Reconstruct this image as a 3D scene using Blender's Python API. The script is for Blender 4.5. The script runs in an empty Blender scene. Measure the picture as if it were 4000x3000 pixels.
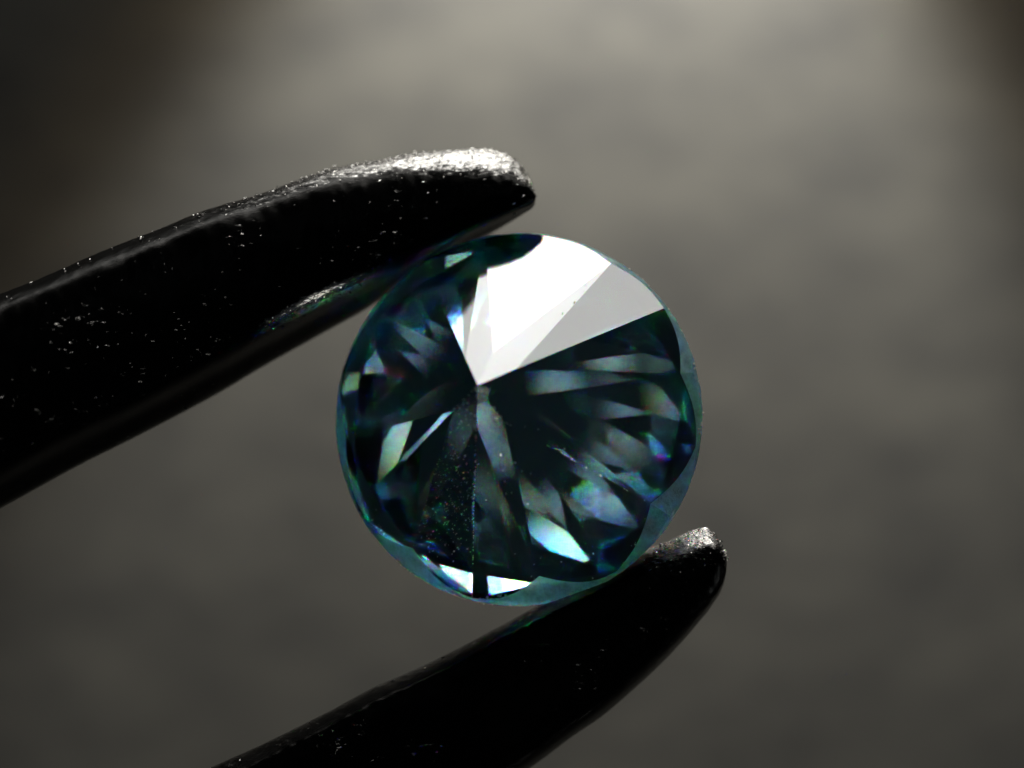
import bpy, bmesh, math, random
from mathutils import Vector, Matrix, noise

# ------------------------------------------------------------------ scene, camera, light
# 1 Blender unit = 1 millimetre
scene = bpy.context.scene
scene.unit_settings.system = 'METRIC'
scene.unit_settings.scale_length = 0.001
C = scene.collection
random.seed(11)

CAM_H = 70.0            # camera above the stone's girdle plane
PX = 225.0              # photograph pixels per millimetre in that plane
TABLE_Z = -26.0

cam_data = bpy.data.cameras.new('camera')
cam = bpy.data.objects.new('camera', cam_data)
C.objects.link(cam)
cam.location = (0, 0, CAM_H)
cam.rotation_euler = (0, 0, 0)
cam_data.sensor_width = 36.0
cam_data.lens = 36.0 * CAM_H / (4000.0 / PX)
cam_data.clip_start = 1.0
cam_data.clip_end = 2000.0
cam_data.dof.use_dof = True
cam_data.dof.focus_distance = CAM_H - 1.0
APERTURE_R = 1.1
cam_data.dof.aperture_fstop = cam_data.lens * 1e-3 / (2 * APERTURE_R)
scene.camera = cam

world = bpy.data.worlds.new('World')
scene.world = world
world.use_nodes = True
bg = world.node_tree.nodes['Background']
bg.inputs['Color'].default_value = (0.56, 0.76, 0.86, 1)
bg.inputs['Strength'].default_value = 0.010

def aim(o, target, roll=0.0):
    d = Vector(target) - o.location
    m = d.to_track_quat('-Z', 'Y').to_matrix() @ Matrix.Rotation(math.radians(roll), 3, 'Z')
    o.rotation_euler = m.to_euler()

def polar(az, el, dist):
    a, e = math.radians(az), math.radians(el)
    return Vector((math.cos(e) * math.cos(a), math.cos(e) * math.sin(a), math.sin(e))) * dist

def soft_lamp(d, inner, outer, rim_level):
    """a lamp face that is hot in the middle and fades towards its rim"""
    d.use_nodes = True
    nt = d.node_tree
    em = nt.nodes['Emission']
    geo = nt.nodes.new('ShaderNodeNewGeometry')
    sub = nt.nodes.new('ShaderNodeVectorMath'); sub.operation = 'SUBTRACT'
    sub.inputs[1].default_value = (0.5, 0.5, 0.0)
    flat = nt.nodes.new('ShaderNodeVectorMath'); flat.operation = 'MULTIPLY'
    flat.inputs[1].default_value = (1, 1, 0)
    ln = nt.nodes.new('ShaderNodeVectorMath'); ln.operation = 'LENGTH'
    mr = nt.nodes.new('ShaderNodeMapRange'); mr.interpolation_type = 'SMOOTHSTEP'
    mr.inputs['From Min'].default_value = inner
    mr.inputs['From Max'].default_value = outer
    mr.inputs['To Min'].default_value = 1.0
    mr.inputs['To Max'].default_value = rim_level
    nt.links.new(geo.outputs['Parametric'], sub.inputs[0])
    nt.links.new(sub.outputs[0], flat.inputs[0])
    nt.links.new(flat.outputs[0], ln.inputs[0])
    nt.links.new(ln.outputs['Value'], mr.inputs['Value'])
    nt.links.new(mr.outputs[0], em.inputs['Strength'])

# small torch beam that rakes over the surface behind the stone
spot_d = bpy.data.lights.new('torch_beam', 'SPOT')
spot = bpy.data.objects.new('torch_beam', spot_d)
C.objects.link(spot)
spot.location = (3.2, 24.0, TABLE_Z + 6.5)
aim(spot, (1.8, 0.0, TABLE_Z))
spot_d.energy = 195000
spot_d.color = (0.97, 0.98, 0.96)
spot_d.spot_size = math.radians(62)
spot_d.spot_blend = 0.6
spot_d.shadow_soft_size = 1.5

# warm fringe at the edge of the same beam
rim_d = bpy.data.lights.new('torch_beam_fringe', 'SPOT')
rim_l = bpy.data.objects.new('torch_beam_fringe', rim_d)
C.objects.link(rim_l)
rim_l.location = spot.location
rim_l.rotation_euler = spot.rotation_euler
rim_d.energy = 28000
rim_d.color = (1.0, 0.74, 0.42)
rim_d.spot_size = math.radians(75)
rim_d.spot_blend = 0.35
rim_d.shadow_soft_size = 1.5

# frosted front of the same torch, hot in the middle and fading to its rim
area_d = bpy.data.lights.new('torch_diffuser', 'AREA')
area = bpy.data.objects.new('torch_diffuser', area_d)
C.objects.link(area)
area.location = polar(88.2, -6.2, 58)
aim(area, (0, 0, 0), -27.7)
area_d.shape = 'ELLIPSE'
area_d.size = 81
area_d.size_y = 43
area_d.color = (1.0, 0.985, 0.95)
area_d.energy = 50000
soft_lamp(area_d, 0.17, 0.40, 0.38)

# soft elliptical lamps: the torch's hot core and two added ones
def ellipse_lamp(name, az, el, dist, sx, sy, radiance, col):
    d = bpy.data.lights.new(name, 'AREA')
    o = bpy.data.objects.new(name, d)
    C.objects.link(o)
    o.location = polar(az, el, dist)
    aim(o, (0, 0, 0))
    d.shape = 'ELLIPSE'; d.size = sx; d.size_y = sy
    d.energy = radiance * math.pi * sx * sy
    d.color = col
    soft_lamp(d, 0.0, 0.5, 0.0)
    return o
ellipse_lamp('flash_lamp', 63, -12.5, 58, 20, 17, 7.0, (1.0, 0.97, 0.9))  # added lamp that makes the flash along the stone's lower edge
ellipse_lamp('torch_core', 85, -7, 57, 9, 7, 45.0, (1.0, 0.98, 0.94))
ellipse_lamp('girdle_fill', -18, 8, 60, 22, 16, 5.0, (0.92, 0.98, 1.0))  # added fill lamp, brightens the girdle at right and lower right
# unseen small lamps added to make glints inside the stone: position, aimed-at point on the stone, diameter, radiance
GLINTS = (
    ((-11.54, 0.78, 29.9), (-1.48, -0.03, 1.65), 0.81, 0.054),
    ((-12.76, 7.39, 28.55), (-1.38, -0.04, 1.81), 0.73, 0.110),
    ((15.0, -35.95, -11.57), (-0.4, -2.96, -0.68), 0.74, 10.584),
    ((-12.69, 0.44, 29.53), (-1.44, -0.21, 1.73), 0.73, 0.321),
    ((-12.56, 7.63, 28.57), (-0.97, 0.69, 1.78), 0.73, 0.119),
    ((-0.0, 13.94, 28.42), (-1.15, 0.77, 1.49), 0.8, 0.186),
    ((-1.92, 16.99, 26.69), (-1.28, 0.16, 1.86), 0.74, 0.146),
    ((8.98, 16.42, 25.76), (-0.77, 0.2, 2.47), 1.58, 1.268),
    ((-16.0, 1.69, 27.99), (-0.94, 0.43, 2.07), 0.73, 0.014),
    ((23.53, -25.82, -19.18), (-0.68, -3.25, -0.51), 0.73, 3.028),
    ((-8.11, 12.71, 28.7), (-0.78, 0.26, 2.41), 0.81, 0.064),
    ((21.05, 30.18, -14.85), (0.71, 1.19, -1.07), 0.73, 1.566),
    ((9.4, 38.96, 4.34), (1.35, 2.13, -0.47), 0.78, 0.259),
    ((5.1, 37.54, -10.39), (0.75, 0.97, -1.03), 0.74, 8.953),
    ((27.49, -9.78, 12.28), (1.1, 0.02, 1.93), 1.52, 0.134),
    ((0.46, -13.2, 28.69), (0.22, 0.64, 2.08), 1.52, 0.632),
    ((2.9, 10.42, 29.03), (-0.25, -1.73, 1.78), 0.78, 2.344),
    ((-11.15, 14.75, 23.75), (-1.29, -2.12, 0.99), 0.79, 0.11),
    ((32.55, -7.86, -21.88), (1.99, -0.31, -0.59), 0.73, 10.276),
    ((10.77, -26.9, 14.15), (0.35, -1.58, 1.89), 1.50, 0.247),
    ((-6.6, 10.64, 28.2), (-1.02, 2.09, -0.01), 0.73, 0.360),
    ((-6.12, 4.94, 30.04), (0.61, 1.65, 0.99), 0.73, 0.057),
    ((33.71, -18.78, 4.38), (-0.17, -1.77, 1.75), 0.73, 0.275),
    ((-12.56, -16.56, 24.56), (-0.81, 0.08, 2.54), 0.73, 0.392),
    ((-16.52, 1.85, 27.38), (-1.28, 0.52, 1.57), 0.73, 0.021),
    ((-6.45, 9.89, 29.05), (-0.97, 1.51, 0.77), 0.73, 0.220),
    ((1.14, 10.06, 29.84), (-0.84, 1.21, 1.24), 0.97, 0.044),
    ((8.04, 16.71, 25.18), (-1.22, 0.28, 1.85), 0.78, 0.075),
    ((15.23, -36.06, -11.42), (1.55, -2.4, -0.29), 0.73, 0.051),
    ((-11.51, -0.04, 29.33), (0.77, 0.46, 1.96), 0.74, 0.021),
    ((-11.46, 7.92, 27.84), (1.2, 0.65, 1.63), 0.73, 0.612),
    ((1.31, 9.82, 30.08), (-0.74, 1.07, 1.46), 0.77, 0.017),
    ((-16.15, 1.79, 27.79), (-1.03, 0.49, 1.9), 0.73, 0.124),
    ((-10.29, 7.44, 26.64), (2.96, 0.6, 0.61), 0.74, 0.868),
    ((-8.2, 12.89, 28.5), (-0.83, 0.38, 2.24), 0.73, 0.368),
    ((26.94, -28.88, -6.8), (1.71, -1.16, -0.54), 0.73, 2.173))
TONES = ((1.0, 0.97, 0.9), (0.86, 0.95, 1.0), (1.0, 0.99, 0.97))
for k, (pos, at, size, rad) in enumerate(GLINTS):
    d = bpy.data.lights.new('glint_lamp', 'AREA')
    o = bpy.data.objects.new('glint_lamp', d)
    C.objects.link(o)
    o.location = pos
    aim(o, at)
    d.shape = 'DISK'; d.size = size * 1.35
    d.energy = rad * 2.8 * math.pi * math.pi * (size * 0.675) ** 2
    d.color = TONES[k % 3]
    soft_lamp(d, 0.15, 0.5, 0.0)

vs = scene.view_settings
vs.view_transform = 'Standard'
vs.look = 'None'
vs.exposure = 0.0
vs.gamma = 1.0
vs.use_curve_mapping = False
scene.render.engine = 'CYCLES'
cy = scene.cycles
cy.max_bounces = 32
cy.transmission_bounces = 28
cy.glossy_bounces = 28
cy.diffuse_bounces = 3
cy.transparent_max_bounces = 16
cy.caustics_reflective = True
cy.caustics_refractive = True
cy.blur_glossy = 0.0
cy.sample_clamp_indirect = 80.0
cy.use_denoising = True

# ------------------------------------------------------------------ helpers
def world_at(px, py, z=0.0):
    """photograph pixel -> point at height z"""
    s = (CAM_H - z) / CAM_H / PX
    return Vector(((px - 2000) * s, (1500 - py) * s, z))

def empty(name, loc, label=None, cat=None, group=None):
    o = bpy.data.objects.new(name, None)
    o.empty_display_size = 1.0
    o.location = loc
    C.objects.link(o)
    if label: o['label'] = label
    if cat: o['category'] = cat
    if group: o['group'] = group
    return o

def mesh_obj(name, verts, faces, mat, parent=None, smooth=False):
    me = bpy.data.meshes.new(name)
    me.from_pydata([tuple(v) for v in verts], [], faces)
    me.validate()
    if mat: me.materials.append(mat)
    if smooth:
        me.polygons.foreach_set('use_smooth', [True] * len(me.polygons))
    me.update()
    o = bpy.data.objects.new(name, me)
    C.objects.link(o)
    if parent: o.parent = parent
    return o

def new_mat(name):
    m = bpy.data.materials.new(name)
    m.use_nodes = True
    t = m.node_tree
    t.nodes.clear()
    out = t.nodes.new('ShaderNodeOutputMaterial')
    return m, t, out

# ------------------------------------------------------------------ materials
TINT = (0.72, 0.935, 0.985, 1)
def gem_material(name, rough, bump=0.0, bump_scale=20.0, tint=TINT):
    m, t, out = new_mat(name)
    N, L = t.nodes.new, t.links.new
    geo = N('ShaderNodeNewGeometry')
    last = None
    bn = None
    if bump > 0:
        tc = N('ShaderNodeTexCoord')
        no = N('ShaderNodeTexNoise'); no.inputs['Scale'].default_value = bump_scale
        no.inputs['Detail'].default_value = 4
        L(tc.outputs['Object'], no.inputs['Vector'])
        bn = N('ShaderNodeBump'); bn.inputs['Strength'].default_value = bump
        bn.inputs['Distance'].default_value = 0.05
        L(no.outputs['Fac'], bn.inputs['Height'])
    for ch, ior in enumerate((2.642, 2.655, 2.676)):
        mix = N('ShaderNodeMix'); mix.data_type = 'RGBA'
        a = [0, 0, 0, 1]; a[ch] = 1.0
        b = [0, 0, 0, 1]; b[ch] = tint[ch]
        mix.inputs[6].default_value = a
        mix.inputs[7].default_value = b
        L(geo.outputs['Backfacing'], mix.inputs['Factor'])
        g = N('ShaderNodeBsdfGlass')
        g.inputs['IOR'].default_value = ior
        g.inputs['Roughness'].default_value = rough
        L(mix.outputs[2], g.inputs['Color'])
        if bn: L(bn.outputs['Normal'], g.inputs['Normal'])
        if last is None:
            last = g
        else:
            ad = N('ShaderNodeAddShader')
            L(last.outputs[0], ad.inputs[0]); L(g.outputs[0], ad.inputs[1])
            last = ad
    L(last.outputs[0], out.inputs['Surface'])
    return m

mat_facet = gem_material('polished_teal_stone', 0.0)
mat_girdle = gem_material('frosted_teal_girdle', 0.22, 0.6, 18.0)
t = mat_girdle.node_tree
glass_out = t.nodes['Material Output'].inputs['Surface'].links[0].from_socket
tr = t.nodes.new('ShaderNodeBsdfTranslucent'); tr.inputs['Color'].default_value = (0.55, 0.93, 0.98, 1)
df = t.nodes.new('ShaderNodeBsdfDiffuse'); df.inputs['Color'].default_value = (0.55, 0.93, 0.98, 1)
m1 = t.nodes.new('ShaderNodeMixShader'); m1.inputs[0].default_value = 0.35
t.links.new(tr.outputs[0], m1.inputs[1]); t.links.new(df.outputs[0], m1.inputs[2])
m2 = t.nodes.new('ShaderNodeMixShader'); m2.inputs[0].default_value = 0.6
t.links.new(glass_out, m2.inputs[1]); t.links.new(m1.outputs[0], m2.inputs[2])
gtc = t.nodes.new('ShaderNodeTexCoord')
gno = t.nodes.new('ShaderNodeTexNoise'); gno.inputs['Scale'].default_value = 3.2
gno.inputs['Detail'].default_value = 7; gno.inputs['Roughness'].default_value = 0.7
t.links.new(gtc.outputs['Object'], gno.inputs['Vector'])
gmr = t.nodes.new('ShaderNodeMapRange')
gmr.inputs['From Min'].default_value = 0.35; gmr.inputs['From Max'].default_value = 0.68
gmr.inputs['To Min'].default_value = 0.4; gmr.inputs['To Max'].default_value = 1.0
t.links.new(gno.outputs['Fac'], gmr.inputs['Value'])
t.links.new(gmr.outputs[0], m2.inputs[0])
t.links.new(m2.outputs[0], t.nodes['Material Output'].inputs['Surface'])

def tweezer_material():
    m, t, out = new_mat('black_oxide_steel')
    N, L = t.nodes.new, t.links.new
    tc = N('ShaderNodeTexCoord')
    mp = N('ShaderNodeMapping')
    mp.inputs['Rotation'].default_value = (0, 0, math.radians(-35))
    mp.inputs['Scale'].default_value = (1.0, 2.6, 1.0)
    L(tc.outputs['Object'], mp.inputs['Vector'])
    n1 = N('ShaderNodeTexNoise'); n1.inputs['Scale'].default_value = 14.0
    n1.inputs['Detail'].default_value = 5; n1.inputs['Roughness'].default_value = 0.7
    L(mp.outputs[0], n1.inputs['Vector'])
    b1 = N('ShaderNodeBump'); b1.inputs['Strength'].default_value = 0.6
    b1.inputs['Distance'].default_value = 0.06
    L(n1.outputs['Fac'], b1.inputs['Height'])
    # sparse nicks of uneven size, gathered in patches
    n2 = N('ShaderNodeTexNoise'); n2.inputs['Scale'].default_value = 5.5
    n2.inputs['Detail'].default_value = 3; n2.inputs['Roughness'].default_value = 0.75
    L(mp.outputs[0], n2.inputs['Vector'])
    nick = N('ShaderNodeMapRange')
    nick.inputs['From Min'].default_value = 0.665; nick.inputs['From Max'].default_value = 0.80
    n4 = N('ShaderNodeTexNoise'); n4.inputs['Scale'].default_value = 0.9
    n4.inputs['Detail'].default_value = 2
    L(tc.outputs['Object'], n4.inputs['Vector'])
    pa = N('ShaderNodeMath'); pa.operation = 'MULTIPLY_ADD'
    pa.inputs[1].default_value = 0.30; pa.inputs[2].default_value = -0.17
    L(n4.outputs['Fac'], pa.inputs[0])
    pb = N('ShaderNodeMath'); pb.operation = 'ADD'
    L(n2.outputs['Fac'], pb.inputs[0]); L(pa.outputs[0], pb.inputs[1])
    L(pb.outputs[0], nick.inputs['Value'])
    b2 = N('ShaderNodeBump'); b2.inputs['Strength'].default_value = 0.9
    b2.inputs['Distance'].default_value = 0.08
    L(nick.outputs[0], b2.inputs['Height'])
    L(b1.outputs['Normal'], b2.inputs['Normal'])
    p = N('ShaderNodeBsdfPrincipled')
    at = N('ShaderNodeAttribute'); at.attribute_name = 'wear'
    n3 = N('ShaderNodeTexNoise'); n3.inputs['Scale'].default_value = 7.0
    n3.inputs['Detail'].default_value = 6; n3.inputs['Roughness'].default_value = 0.75
    L(mp.outputs[0], n3.inputs['Vector'])
    ad = N('ShaderNodeMath'); ad.operation = 'MULTIPLY_ADD'
    ad.inputs[1].default_value = 0.62; ad.inputs[2].default_value = 0.0
    L(at.outputs['Fac'], ad.inputs[0])
    bs = N('ShaderNodeMath'); bs.operation = 'MULTIPLY_ADD'
    bs.inputs[1].default_value = 0.35; bs.inputs[2].default_value = 0.12
    L(at.outputs['Fac'], bs.inputs[0]); L(bs.outputs[0], b1.inputs['Strength'])
    sm = N('ShaderNodeMath'); sm.operation = 'ADD'
    L(ad.outputs[0], sm.inputs[0]); L(n3.outputs['Fac'], sm.inputs[1])
    wm = N('ShaderNodeMapRange'); wm.inputs['From Min'].default_value = 0.70; wm.inputs['From Max'].default_value = 1.0
    L(sm.outputs[0], wm.inputs['Value'])
    cm = N('ShaderNodeMix'); cm.data_type = 'RGBA'
    cm.inputs[6].default_value = (0.013, 0.0128, 0.0122, 1)
    cm.inputs[7].default_value = (0.80, 0.785, 0.75, 1)
    mx = N('ShaderNodeMath'); mx.operation = 'MAXIMUM'
    L(wm.outputs[0], mx.inputs[0]); L(nick.outputs[0], mx.inputs[1])
    L(mx.outputs[0], cm.inputs['Factor'])
    L(cm.outputs[2], p.inputs['Base Color'])
    p.inputs['Metallic'].default_value = 1.0
    p.inputs['Roughness'].default_value = 0.22
    L(b2.outputs['Normal'], p.inputs['Normal'])
    L(p.outputs[0], out.inputs['Surface'])
    return m
mat_steel = tweezer_material()

def table_material():
    m, t, out = new_mat('greige_tabletop')
    N, L = t.nodes.new, t.links.new
    tc = N('ShaderNodeTexCoord')
    mp = N('ShaderNodeMapping')
    mp.inputs['Rotation'].default_value = (0, 0, math.radians(-32))
    mp.inputs['Scale'].default_value = (0.6, 1.0, 1.0)
    L(tc.outputs['Object'], mp.inputs['Vector'])
    n1 = N('ShaderNodeTexNoise'); n1.inputs['Scale'].default_value = 0.50
    n1.inputs['Detail'].default_value = 4; n1.inputs['Roughness'].default_value = 0.66
    L(mp.outputs[0], n1.inputs['Vector'])
    cr = N('ShaderNodeValToRGB')
    cr.color_ramp.elements[0].position = 0.32
    cr.color_ramp.elements[0].color = (0.0082, 0.0076, 0.0056, 1)
    cr.color_ramp.elements[1].position = 0.68
    cr.color_ramp.elements[1].color = (0.0265, 0.0248, 0.0190, 1)
    L(n1.outputs['Fac'], cr.inputs['Fac'])
    n2 = N('ShaderNodeTexNoise'); n2.inputs['Scale'].default_value = 3.0
    n2.inputs['Detail'].default_value = 6
    L(mp.outputs[0], n2.inputs['Vector'])
    bp = N('ShaderNodeBump'); bp.inputs['Strength'].default_value = 0.03
    bp.inputs['Distance'].default_value = 0.4
    L(n2.outputs['Fac'], bp.inputs['Height'])
    p = N('ShaderNodeBsdfPrincipled')
    p.inputs['Roughness'].default_value = 0.75
    L(cr.outputs[0], p.inputs['Base Color'])
    L(bp.outputs['Normal'], p.inputs['Normal'])
    L(p.outputs[0], out.inputs['Surface'])
    return m
mat_table = table_material()

m, t, out = new_mat('pale_dust')
p = t.nodes.new('ShaderNodeBsdfPrincipled')
p.inputs['Base Color'].default_value = (0.75, 0.70, 0.60, 1)
p.inputs['Roughness'].default_value = 0.35
t.links.new(p.outputs[0], out.inputs['Surface'])
mat_dust = m

# ------------------------------------------------------------------ surface behind
S = 400.0
tabletop = mesh_obj('tabletop', [(-S, -S, TABLE_Z), (S, -S, TABLE_Z), (S, S, TABLE_Z), (-S, S, TABLE_Z)],
                    [(0, 1, 2, 3)], mat_table)
tabletop['kind'] = 'structure'
tabletop['label'] = 'blurred grey brown surface behind the held stone'

# ------------------------------------------------------------------ the cut stone
R = 3.24
AZ0 = 55.0
TILT, TILT_AZ = 14.25, 148.0
RP = 0.925 * R                      # radius of the pavilion rim
RIM_Z = 0.10 * R
OFF = Vector((-0.007 * R, 0.056 * R, 0))    # the pavilion is cut a little off centre
TB = math.tan(math.radians(42.18))
RHO = 0.214 * RP
RG = 0.99 * R                       # girdle radius at both rims
RC, CR_Z = 0.99 * R, -0.078 * R     # crown edge
TC = math.tan(math.radians(36.1))
RT = 0.702 * R
RX = 0.838 * R
ARC = 10                            # arc steps per half facet

gem = empty('gemstone', world_at(2019, 1635, 0),
            'round brilliant cut teal stone, point towards viewer, gripped between the tweezer tips', 'gemstone')
taz = math.radians(TILT_AZ)
gem.rotation_euler = Matrix.Rotation(math.radians(TILT), 3, Vector((-math.sin(taz), math.cos(taz), 0))).to_euler()

def pt(r, az, z, off=None):
    a = math.radians(az)
    v = Vector((r * math.cos(a), r * math.sin(a), z))
    return v + off if off else v

def plane_of(a, b, c):
    n = (b - a).cross(c - a).normalized()
    if n.z < 0: n = -n
    return n, n.dot(a)

def on_cylinder(p, d, r):
    """the point where the line p + t d, running outwards, reaches radius r"""
    if (p.x * d.x + p.y * d.y) < 0: d = -d
    A = d.x * d.x + d.y * d.y
    B = 2 * (p.x * d.x + p.y * d.y)
    Cc = p.x * p.x + p.y * p.y - r * r
    return p + d * ((-B + math.sqrt(B * B - 4 * A * Cc)) / (2 * A))

def half_arc(pl, Q, E, r):
    """points of the half facet's edge on the cylinder, from Q to E"""
    n, d = pl
    a0 = math.atan2(Q.y, Q.x); a1 = math.atan2(E.y, E.x)
    da = (a1 - a0 + math.pi) % (2 * math.pi) - math.pi
    pts = []
    for i in range(ARC + 1):
        a = a0 + da * i / ARC
        x, y = r * math.cos(a), r * math.sin(a)
        pts.append(Vector((x, y, (d - n.x * x - n.y * y) / n.z)))
    pts[0], pts[-1] = Q, E
    return pts

# pavilion: the eight mains end in points a little short of the girdle
depth = RP * TB
culet = pt(0, 0, RIM_Z + depth, OFF)
rim = [None] * (16 * ARC)
facet_polys = {}
Vs = [pt(RHO, AZ0 + 45 * k + 22.5, RIM_Z + depth - RHO * math.cos(math.radians(22.5)) * TB, OFF) for k in range(8)]
Gs = [pt(RP, AZ0 + 45 * k, RIM_Z, OFF) for k in range(8)]
Ss = [pt(RP, AZ0 + 45 * k + 22.5, RIM_Z, OFF) for k in range(8)]
PU = [plane_of(Vs[k], Gs[k], Ss[k]) for k in range(8)]
PD = [plane_of(Vs[k - 1], Gs[k], Ss[k - 1]) for k in range(8)]
Ss = [on_cylinder(Vs[k], Ss[k] - Vs[k], RG) for k in range(8)]
lens = [None] * (16 * ARC)          # the bruted ground beyond each half facet, out to the girdle circle
def edge(pl, G, E, bulge=0.028):
    n, d = pl
    chord, out_ = [], []
    for i in range(ARC + 1):
        q = G.lerp(E, i / ARC)
        f = math.sin(math.pi * i / ARC)
        h = math.hypot(q.x, q.y)
        x, y = q.x * (1 + bulge * f), q.y * (1 + bulge * f)
        chord.append(Vector((x, y, (d - n.x * x - n.y * y) / n.z)))
        x, y = q.x * RG / h, q.y * RG / h
        out_.append(Vector((x, y, (d - n.x * x - n.y * y) / n.z)))
    chord[0], chord[-1] = G, E
    return chord, out_
for k in range(8):
    facet_polys[('m', k)] = [culet, Vs[k - 1], Gs[k], Vs[k]]
    up, upo = edge(PU[k], Gs[k], Ss[k], 0.05 if k in (4, 5) else 0.028)
    dn, dno = edge(PD[k], Gs[k], Ss[k - 1], 0.05 if k in (4, 5) else 0.028)
    facet_polys[('u', k)] = [Vs[k]] + up
    facet_polys[('d', k)] = ([Vs[k - 1]] + dn)[::-1]
    base = 2 * k * ARC
    for i in range(ARC + 1):
        rim[(base + i) % (16 * ARC)] = up[i]; lens[(base + i) % (16 * ARC)] = upo[i]
        rim[(base - i) % (16 * ARC)] = dn[i]; lens[(base - i) % (16 * ARC)] = dno[i]

def face_up(poly, sign=1):
    n = (poly[1] - poly[0]).cross(poly[2] - poly[0])
    return poly if n.z * sign > 0 else poly[::-1]

for k in range(8):
    mesh_obj('main_facet', face_up(facet_polys[('m', k)]), [tuple(range(4))], mat_facet, gem)
for k in range(8):
    for key in ('u', 'd'):
        pl = face_up(facet_polys[(key, k)])
        mesh_obj('lower_facet', pl, [tuple(range(len(pl)))], mat_facet, gem)

# crown, pointing down
def cp(r, az, h):
    return pt(r, az, CR_Z - h)
hc = (RC - RT) * TC
Tk = [cp(RT, AZ0 + 45 * k, hc) for k in range(8)]
Xk = [cp(RX, AZ0 + 45 * k + 22.5, (RC - RX * math.cos(math.radians(22.5))) * TC) for k in range(8)]
CG = [cp(RC, AZ0 + 45 * k, 0) for k in range(8)]
CS = [cp(RC, AZ0 + 45 * k + 22.5, 0) for k in range(8)]
crim = [None] * (16 * ARC)
cv, cf = [], []
def add(poly):
    poly = face_up(poly, -1)
    b = len(cv); cv.extend(poly); cf.append(tuple(range(b, b + len(poly))))
add(list(Tk))
for k in range(8):
    az = AZ0 + 45 * k
    add([Tk[k], Xk[k - 1], CG[k], Xk[k]])
    add([Tk[k], Xk[k], Tk[(k + 1) % 8]])
    up = half_arc(plane_of(Xk[k], CG[k], CS[k]), CG[k], CS[k], RC)
    dn = half_arc(plane_of(Xk[k - 1], CG[k], CS[k - 1]), CG[k], CS[k - 1], RC)
    add([Xk[k]] + up)
    add([Xk[k - 1]] + dn[::-1])
    base = 2 * k * ARC
    for i in range(ARC + 1):
        crim[(base + i) % (16 * ARC)] = up[i]
        crim[(base - i) % (16 * ARC)] = dn[i]
crown = mesh_obj('crown', cv, cf, mat_facet, gem)

# girdle: frosted band with small chips between the two rims
NR = 16 * ARC
def chip(i, z, amt):
    f = noise.noise(Vector((i * 0.9, z * 7, 3.1))) * amt
    q = noise.noise(Vector((i * 0.23, z * 2, 9.1)))
    return f - (amt * 3.0 * (q - 0.3) if q > 0.3 else 0.0)
rings = [rim]
for fz in (0.35, 0.7):
    rings.append([rim[i].lerp(lens[i], fz) + Vector((0, 0, 0.004 * R * noise.noise(Vector((i * 0.7, fz * 9, 5.0))))) for i in range(NR)])
for fz, rr, amt in ((0.02, 0.991, 0.003), (0.22, 0.998, 0.006), (0.5, 1.001, 0.007), (0.75, 1.0, 0.006), (0.92, 0.995, 0.003)):
    ring = []
    for i in range(NR):
        m_ = lens[i].lerp(crim[i], fz)
        f = rr * R * (1 + chip(i, fz, amt)) / math.hypot(m_.x, m_.y)
        ring.append(Vector((m_.x * f, m_.y * f, m_.z)))
    rings.append(ring)
rings.append(crim)
gv = [v for r in rings for v in r]
gf = []
for j in range(len(rings) - 1):
    for i in range(NR):
        a = j * NR + i; b = j * NR + (i + 1) % NR
        gf.append((a, a + NR, b + NR, b))
girdle = mesh_obj('girdle', gv, gf, mat_girdle, gem)
girdle['label'] = 'frosted teal girdle band with small chips'

# ------------------------------------------------------------------ tweezers
def resample(pts, n):
    """even spacing in a warped arclength, denser towards the tip"""
    pts = [Vector(p) for p in pts]
    # Catmull-Rom refinement
    fine = []
    for i in range(len(pts) - 1):
        p0 = pts[max(i - 1, 0)]; p1 = pts[i]; p2 = pts[i + 1]; p3 = pts[min(i + 2, len(pts) - 1)]
        for s in range(12):
            u = s / 12
            fine.append(0.5 * ((2 * p1) + (p2 - p0) * u + (2 * p0 - 5 * p1 + 4 * p2 - p3) * u * u + (3 * p1 - p0 - 3 * p2 + p3) * u ** 3))
    fine.append(pts[-1])
    acc = [0.0]
    for a, b in zip(fine, fine[1:]): acc.append(acc[-1] + (b - a).length)
    out, j = [], 0
    for i in range(n):
        tt = (i / (n - 1)) ** 2.4 * acc[-1]
        while j < len(acc) - 2 and acc[j + 1] < tt: j += 1
        d = acc[j + 1] - acc[j]
        out.append(fine[j].lerp(fine[j + 1], 0 if d == 0 else min(1, (tt - acc[j]) / d)))
    return out

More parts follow.
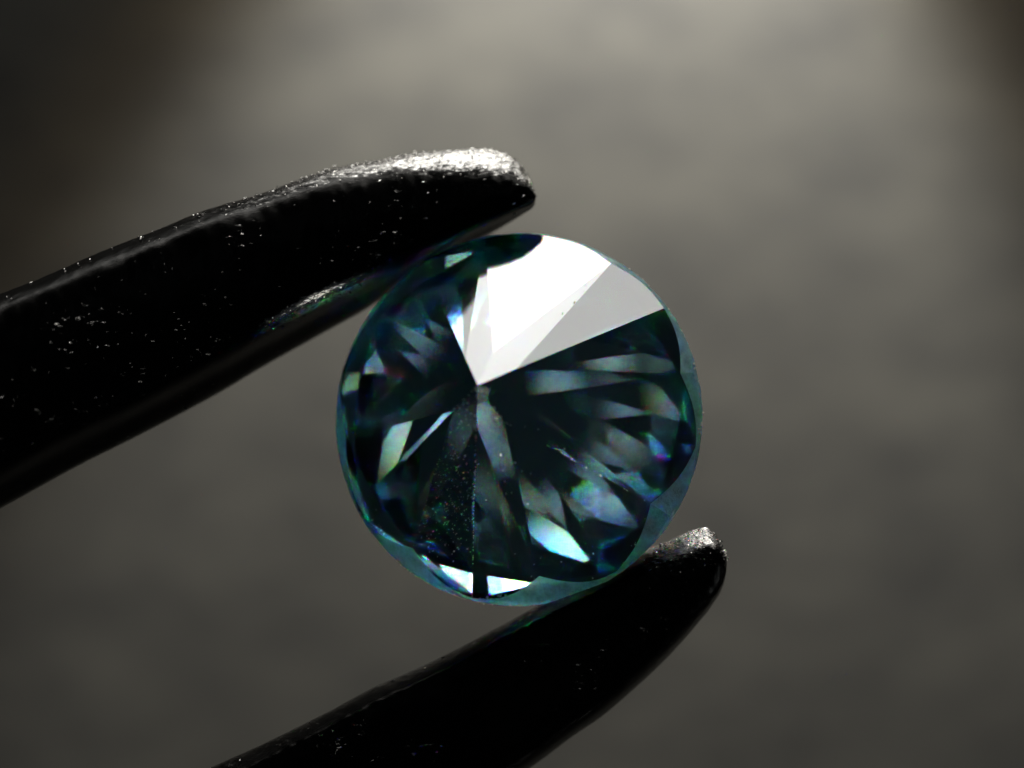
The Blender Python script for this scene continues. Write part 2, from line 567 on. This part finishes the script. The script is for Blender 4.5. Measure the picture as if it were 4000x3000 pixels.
def make_arm(outer, inner, front_z, profile, tip_profile, parent, seed, extra=None, wear=None):
    """outer / inner: edge pixels from the tip back; profile: (across 0 outer..1 inner, depth) round the section"""
    n = 900
    O = resample(outer, n); I = resample(inner, n)
    verts, faces, wears = [], [], []
    mcount = len(profile)
    for j in range(n):
        wpx = (O[j] - I[j]).length
        grow = min(1.0, wpx / 420.0) ** 0.7
        mid = (O[j] + I[j]) / 2
        zc = front_z(mid)
        tw = math.exp(-((mid - O[0]).length / 520.0) ** 2)
        for (u, dz), (ut, dt) in zip(profile, tip_profile):
            u += (ut - u) * tw; dz += (dt - dz) * tw
            q = O[j].lerp(I[j], u)
            w = world_at(q.x, q.y, zc)            # edge position taken at the arm's own height
            z = zc + dz * grow
            if extra: z += extra(mid, u, dz)
            wears.append(wear(mid, u, dz) if dz > -1.0 else 0.0)
            amp = 0.030
            nz = noise.noise(Vector((w.x * 1.7, w.y * 1.7, z * 1.7 + seed)))
            nf = noise.noise(Vector((w.x * 6.5, w.y * 6.5, z * 6.5 + seed)))
            e = 0.50 * amp * nf
            verts.append(Vector((w.x + e, w.y + e * 0.8, z + amp * nz + e)))
    for j in range(n - 1):
        for i in range(mcount):
            a = j * mcount + i; b = j * mcount + (i + 1) % mcount
            faces.append((a, b, b + mcount, a + mcount))
    faces.append(tuple(range(mcount)))
    faces.append(tuple(range((n - 1) * mcount, n * mcount))[::-1])
    o = mesh_obj('arm', verts, faces, mat_steel, parent, smooth=True)
    wa = o.data.attributes.new('wear', 'FLOAT', 'POINT')
    wa.data.foreach_set('value', wears)
    bm = bmesh.new(); bm.from_mesh(o.data)
    bmesh.ops.recalc_face_normals(bm, faces=bm.faces); bm.to_mesh(o.data); bm.free()
    return o

def refine(prof, k=5):
    res = []
    n = len(prof)
    for i in range(n):
        p0, p1, p2, p3 = (Vector(prof[(i + d) % n]) for d in (-1, 0, 1, 2))
        for s in range(k):
            u = s / k
            v = 0.5 * ((2 * p1) + (p2 - p0) * u + (2 * p0 - 5 * p1 + 4 * p2 - p3) * u * u + (3 * p1 - p0 - 3 * p2 + p3) * u ** 3)
            res.append((min(1.0, max(0.0, v.x)), v.y))
    return res

# joint far outside the picture, where the two arms meet
up_outer = [(2092, 768), (2078, 715), (2061, 684), (2007, 615), (1917, 582), (1808, 579), (1627, 593), (1447, 624),
            (1266, 660), (1013, 750), (796, 814), (597, 895), (390, 975), (181, 1067), (0, 1139), (-600, 1370),
            (-2500, 2150), (-6000, 3800), (-12000, 7000), (-19000, 11000)]
up_inner = [(2092, 768), (2083, 805), (2043, 832), (1917, 904), (1808, 962), (1682, 1040), (1537, 1125), (1410, 1207),
            (1266, 1287), (1013, 1428), (814, 1546), (542, 1690), (271, 1826), (0, 1975), (-600, 2300),
            (-2500, 3250), (-6000, 5000), (-12000, 8300), (-19000, 12200)]
lo_inner = [(2836, 2190), (2831, 2159), (2803, 2102), (2771, 2070), (2739, 2064), (2676, 2086), (2600, 2121), (2486, 2165),
            (2353, 2241), (2125, 2355), (1980, 2434), (1758, 2551), (1600, 2627), (1460, 2687), (1270, 2789),
            (1016, 2915), (827, 3000), (200, 3290), (-2200, 4500), (-6000, 6400), (-12000, 9600), (-19000, 12800)]
lo_outer = [(2836, 2190), (2839, 2222), (2825, 2298), (2784, 2374), (2708, 2469), (2613, 2577), (2486, 2697), (2360, 2805),
            (2233, 2893), (2106, 2988), (1960, 3080), (1500, 3330), (-500, 4500), (-4500, 6600), (-11000, 10100), (-19000, 13900)]

prof_up = refine([(0.0, -0.75), (0.015, -0.35), (0.055, 0.02), (0.12, 0.26), (0.30, 0.42), (0.60, 0.45), (0.76, 0.38), (0.84, 0.16),
                  (0.91, -0.45), (1.0, -1.05), (0.97, -1.8), (0.7, -2.3), (0.3, -2.3), (0.05, -1.7)])
tip_up = refine([(0.0, -0.50), (0.02, -0.28), (0.10, -0.05), (0.24, 0.20), (0.42, 0.38), (0.62, 0.44), (0.78, 0.36), (0.86, 0.16),
                 (0.93, -0.35), (1.0, -0.9), (0.97, -1.6), (0.7, -2.0), (0.3, -1.9), (0.05, -1.2)])
prof_lo = refine([(0.0, -0.7), (0.04, -0.1), (0.14, 0.35), (0.35, 0.52), (0.65, 0.52), (0.88, 0.46), (0.95, 0.30),
                  (1.0, -0.1), (0.985, -0.5), (0.93, -1.1), (0.7, -1.7), (0.3, -1.8), (0.06, -1.3)])
tip_lo = refine([(0.0, -0.7), (0.04, -0.1), (0.14, 0.35), (0.35, 0.52), (0.62, 0.50), (0.80, 0.38), (0.92, 0.14),
                 (1.0, -0.12), (0.985, -0.5), (0.93, -1.1), (0.7, -1.7), (0.3, -1.8), (0.06, -1.3)])

def ridge(mid, u, dz):
    """burr along the grip edge of the upper arm"""
    if dz < -0.2: return 0.0
    along = math.exp(-((mid.x - 1230) / 210.0) ** 2)
    return 0.16 * along * math.exp(-((u - 0.815) / 0.045) ** 2)

def wear_up(mid, u, dz):
    tip = math.exp(-((mid.x - 2000) / 380.0) ** 2)
    back = max(0.0, min(1.0, (mid.x - 0) / 1300.0))
    w = math.exp(-(u / (0.085 + 0.20 * tip)) ** 2) * (0.12 + 0.55 * back * back)
    w += 0.35 * tip * math.exp(-(u / 0.2) ** 2)
    return w + math.exp(-((mid.x - 1230) / 230.0) ** 2) * math.exp(-((u - 0.80) / 0.05) ** 2)
def wear_lo(mid, u, dz):
    tip = math.exp(-((mid.x - 2800) / 190.0) ** 2)
    return tip * math.exp(-((1 - u) / 0.22) ** 2) + 0.30 * math.exp(-((1 - u) / 0.05) ** 2) + 0.1 * tip

tweezers = empty('tweezers', world_at(-19000, 12000, 7.0), 'blackened steel tweezers, pitted and worn, reaching in from the left', 'tweezers')
def zup(mid):
    x = (mid.x - 2000) / PX
    return -0.25 + max(0.0, -x - 1.5) * 0.30 if x > -30 else -0.25 + 28.5 * 0.30
def zlo(mid):
    x = (mid.x - 2000) / PX
    return 0.35 + max(0.0, -x - 0.5) * 0.26 if x > -30 else 0.35 + 29.5 * 0.26
arm_a = make_arm(up_outer, up_inner, zup, prof_up, tip_up, tweezers, 0.0, ridge, wear_up)
arm_b = make_arm(lo_outer, lo_inner, zlo, prof_lo, tip_lo, tweezers, 50.0, None, wear_lo)
for a in (arm_a, arm_b):
    a.data.transform(Matrix.Translation(-tweezers.location))
arm_a['label'] = 'upper tweezer arm with scuffed shiny tip'
arm_b['label'] = 'lower tweezer arm with blunt rounded tip'

# bright burrs and scratches raised on the worn metal
m, t, out = new_mat('bare_steel_burr')
p = t.nodes.new('ShaderNodeBsdfPrincipled')
p.inputs['Base Color'].default_value = (0.82, 0.80, 0.76, 1)
p.inputs['Metallic'].default_value = 1.0
p.inputs['Roughness'].default_value = 0.18
t.links.new(p.outputs[0], out.inputs['Surface'])
mat_burr = m
def add_burrs(arm, count, floor, x0, seed):
    rnd = random.Random(seed)
    me = arm.data
    mc = len(me.vertices) // 900
    wear = me.attributes['wear'].data
    pool, acc, tot = [], [], 0.0
    for v in me.vertices:
        w = arm.parent.location + v.co
        if w.x < -9.5 or w.x > 5 or v.normal.z < 0.15 or w.y < -7.5: continue
        patch = max(0.0, noise.noise(w * 0.9) + 0.25)
        sp = 0.02 + (v.index // mc / 900.0) ** 1.4
        tot += sp * (max(0.0, wear[v.index].value - 0.08) * 1.3 + floor * patch * 2.0) * (0.35 + 0.65 * max(0.0, min(1.0, (w.x - x0) / 8)))
        pool.append(v.index); acc.append(tot)
    import bisect
    vs_, fs_ = [], []
    along = Vector((0.86, 0.42, 0)).normalized()
    for _ in range(count):
        v = me.vertices[pool[min(bisect.bisect_left(acc, rnd.uniform(0, tot)), len(pool) - 1)]]
        n = v.normal
        d = (along + Vector([rnd.gauss(0, 0.5) for _ in range(3)]))
        d = (d - n * d.dot(n)).normalized()
        b = n.cross(d)
        L_ = rnd.choice((0.007, 0.010, 0.013, 0.018, 0.026, 0.038)); W_ = min(L_ * 0.45, 0.008) * rnd.uniform(0.7, 1.3); H_ = W_ * rnd.uniform(0.3, 0.9)
        c = v.co + Vector([rnd.gauss(0, 0.03) for _ in range(3)]) * 0.6
        k = len(vs_)
        off = rnd.uniform(-0.5, 0.5)
        vs_ += [c + d * L_, c - d * L_, c + b * W_, c - b * W_, c + n * H_ + b * W_ * off, c - n * 0.03]
        fs_ += [(k, k + 2, k + 4), (k + 2, k + 1, k + 4), (k + 1, k + 3, k + 4), (k + 3, k, k + 4),
                (k + 2, k, k + 5), (k + 1, k + 2, k + 5), (k + 3, k + 1, k + 5), (k, k + 3, k + 5)]
    o = mesh_obj('burr', vs_, fs_, mat_burr, arm)
    o['kind'] = 'stuff'
add_burrs(arm_a, 1400, 0.035, -9.0, 1)
add_burrs(arm_b, 420, 0.012, -4.0, 2)

# ------------------------------------------------------------------ dust lying on the facets
bm = bmesh.new()
def grain(p, s):
    vs_ = []
    for d in ((1, 0, 0), (-1, 0, 0), (0, 1, 0), (0, -1, 0), (0, 0, 1), (0, 0, -1)):
        f = s * random.uniform(0.5, 1.3)
        vs_.append(bm.verts.new(p + Vector(d) * f + Vector([random.uniform(-.3, .3) * s for _ in range(3)])))
    for a in (0, 1):
        for b in (2, 3):
            for c in (4, 5):
                bm.faces.new((vs_[a], vs_[b], vs_[c]))
def on_poly(poly):
    i = random.randrange(1, len(poly) - 1)
    a, b, c = poly[0], poly[i], poly[i + 1]
    u, v = random.random(), random.random()
    if u + v > 1: u, v = 1 - u, 1 - v
    return a + (b - a) * u + (c - a) * v
up_n = Vector((0, 0, 1))
for key, cnt in ((('u', 4), 480), (('m', 4), 130), (('d', 5), 26), (('m', 5), 8), (('m', 6), 5), (('m', 0), 14), (('d', 6), 6), (('u', 5), 8), (('d', 4), 24)):
    for _ in range(cnt):
        q = on_poly(facet_polys[key])
        if key[0] == 'u' and key[1] == 4 and random.random() > math.exp(-(((q - culet).length / R - 0.78) / 0.26) ** 2): continue
        s = random.choice((0.006, 0.008, 0.010, 0.016))
        grain(q + up_n * s * 1.2, s)
for a, b, cnt in ((Vs[4], Ss[4], 60), (culet, Vs[4], 14), (culet, Vs[5], 10), (Vs[5], Gs[6], 12), (culet, Vs[3], 8)):
    for _ in range(cnt):
        s = random.choice((0.006, 0.009, 0.012))
        grain(a.lerp(b, random.random()) + up_n * s, s)
for _ in range(190):
    i = random.randrange(NR)
    az_img = (AZ0 + 22.5 * i / ARC) % 360
    if 60 < az_img < 205 and random.random() < 0.75: continue
    j = random.choice((3, 4, 4, 5))
    q = rings[j][i].lerp(rings[j][(i + 1) % NR], random.random())
    s = random.choice((0.008, 0.012, 0.016, 0.022))
    grain(q * 1.001, s)
me = bpy.data.meshes.new('dust')
M = Matrix.Translation(gem.location) @ gem.rotation_euler.to_matrix().to_4x4()
bm.transform(M)
bm.to_mesh(me); bm.free()
me.materials.append(mat_dust)
dust = bpy.data.objects.new('dust', me)
C.objects.link(dust)
dust['kind'] = 'stuff'
dust['label'] = 'fine pale dust and chip grains on the lower facets and rim of the stone'
dust['category'] = 'dust'
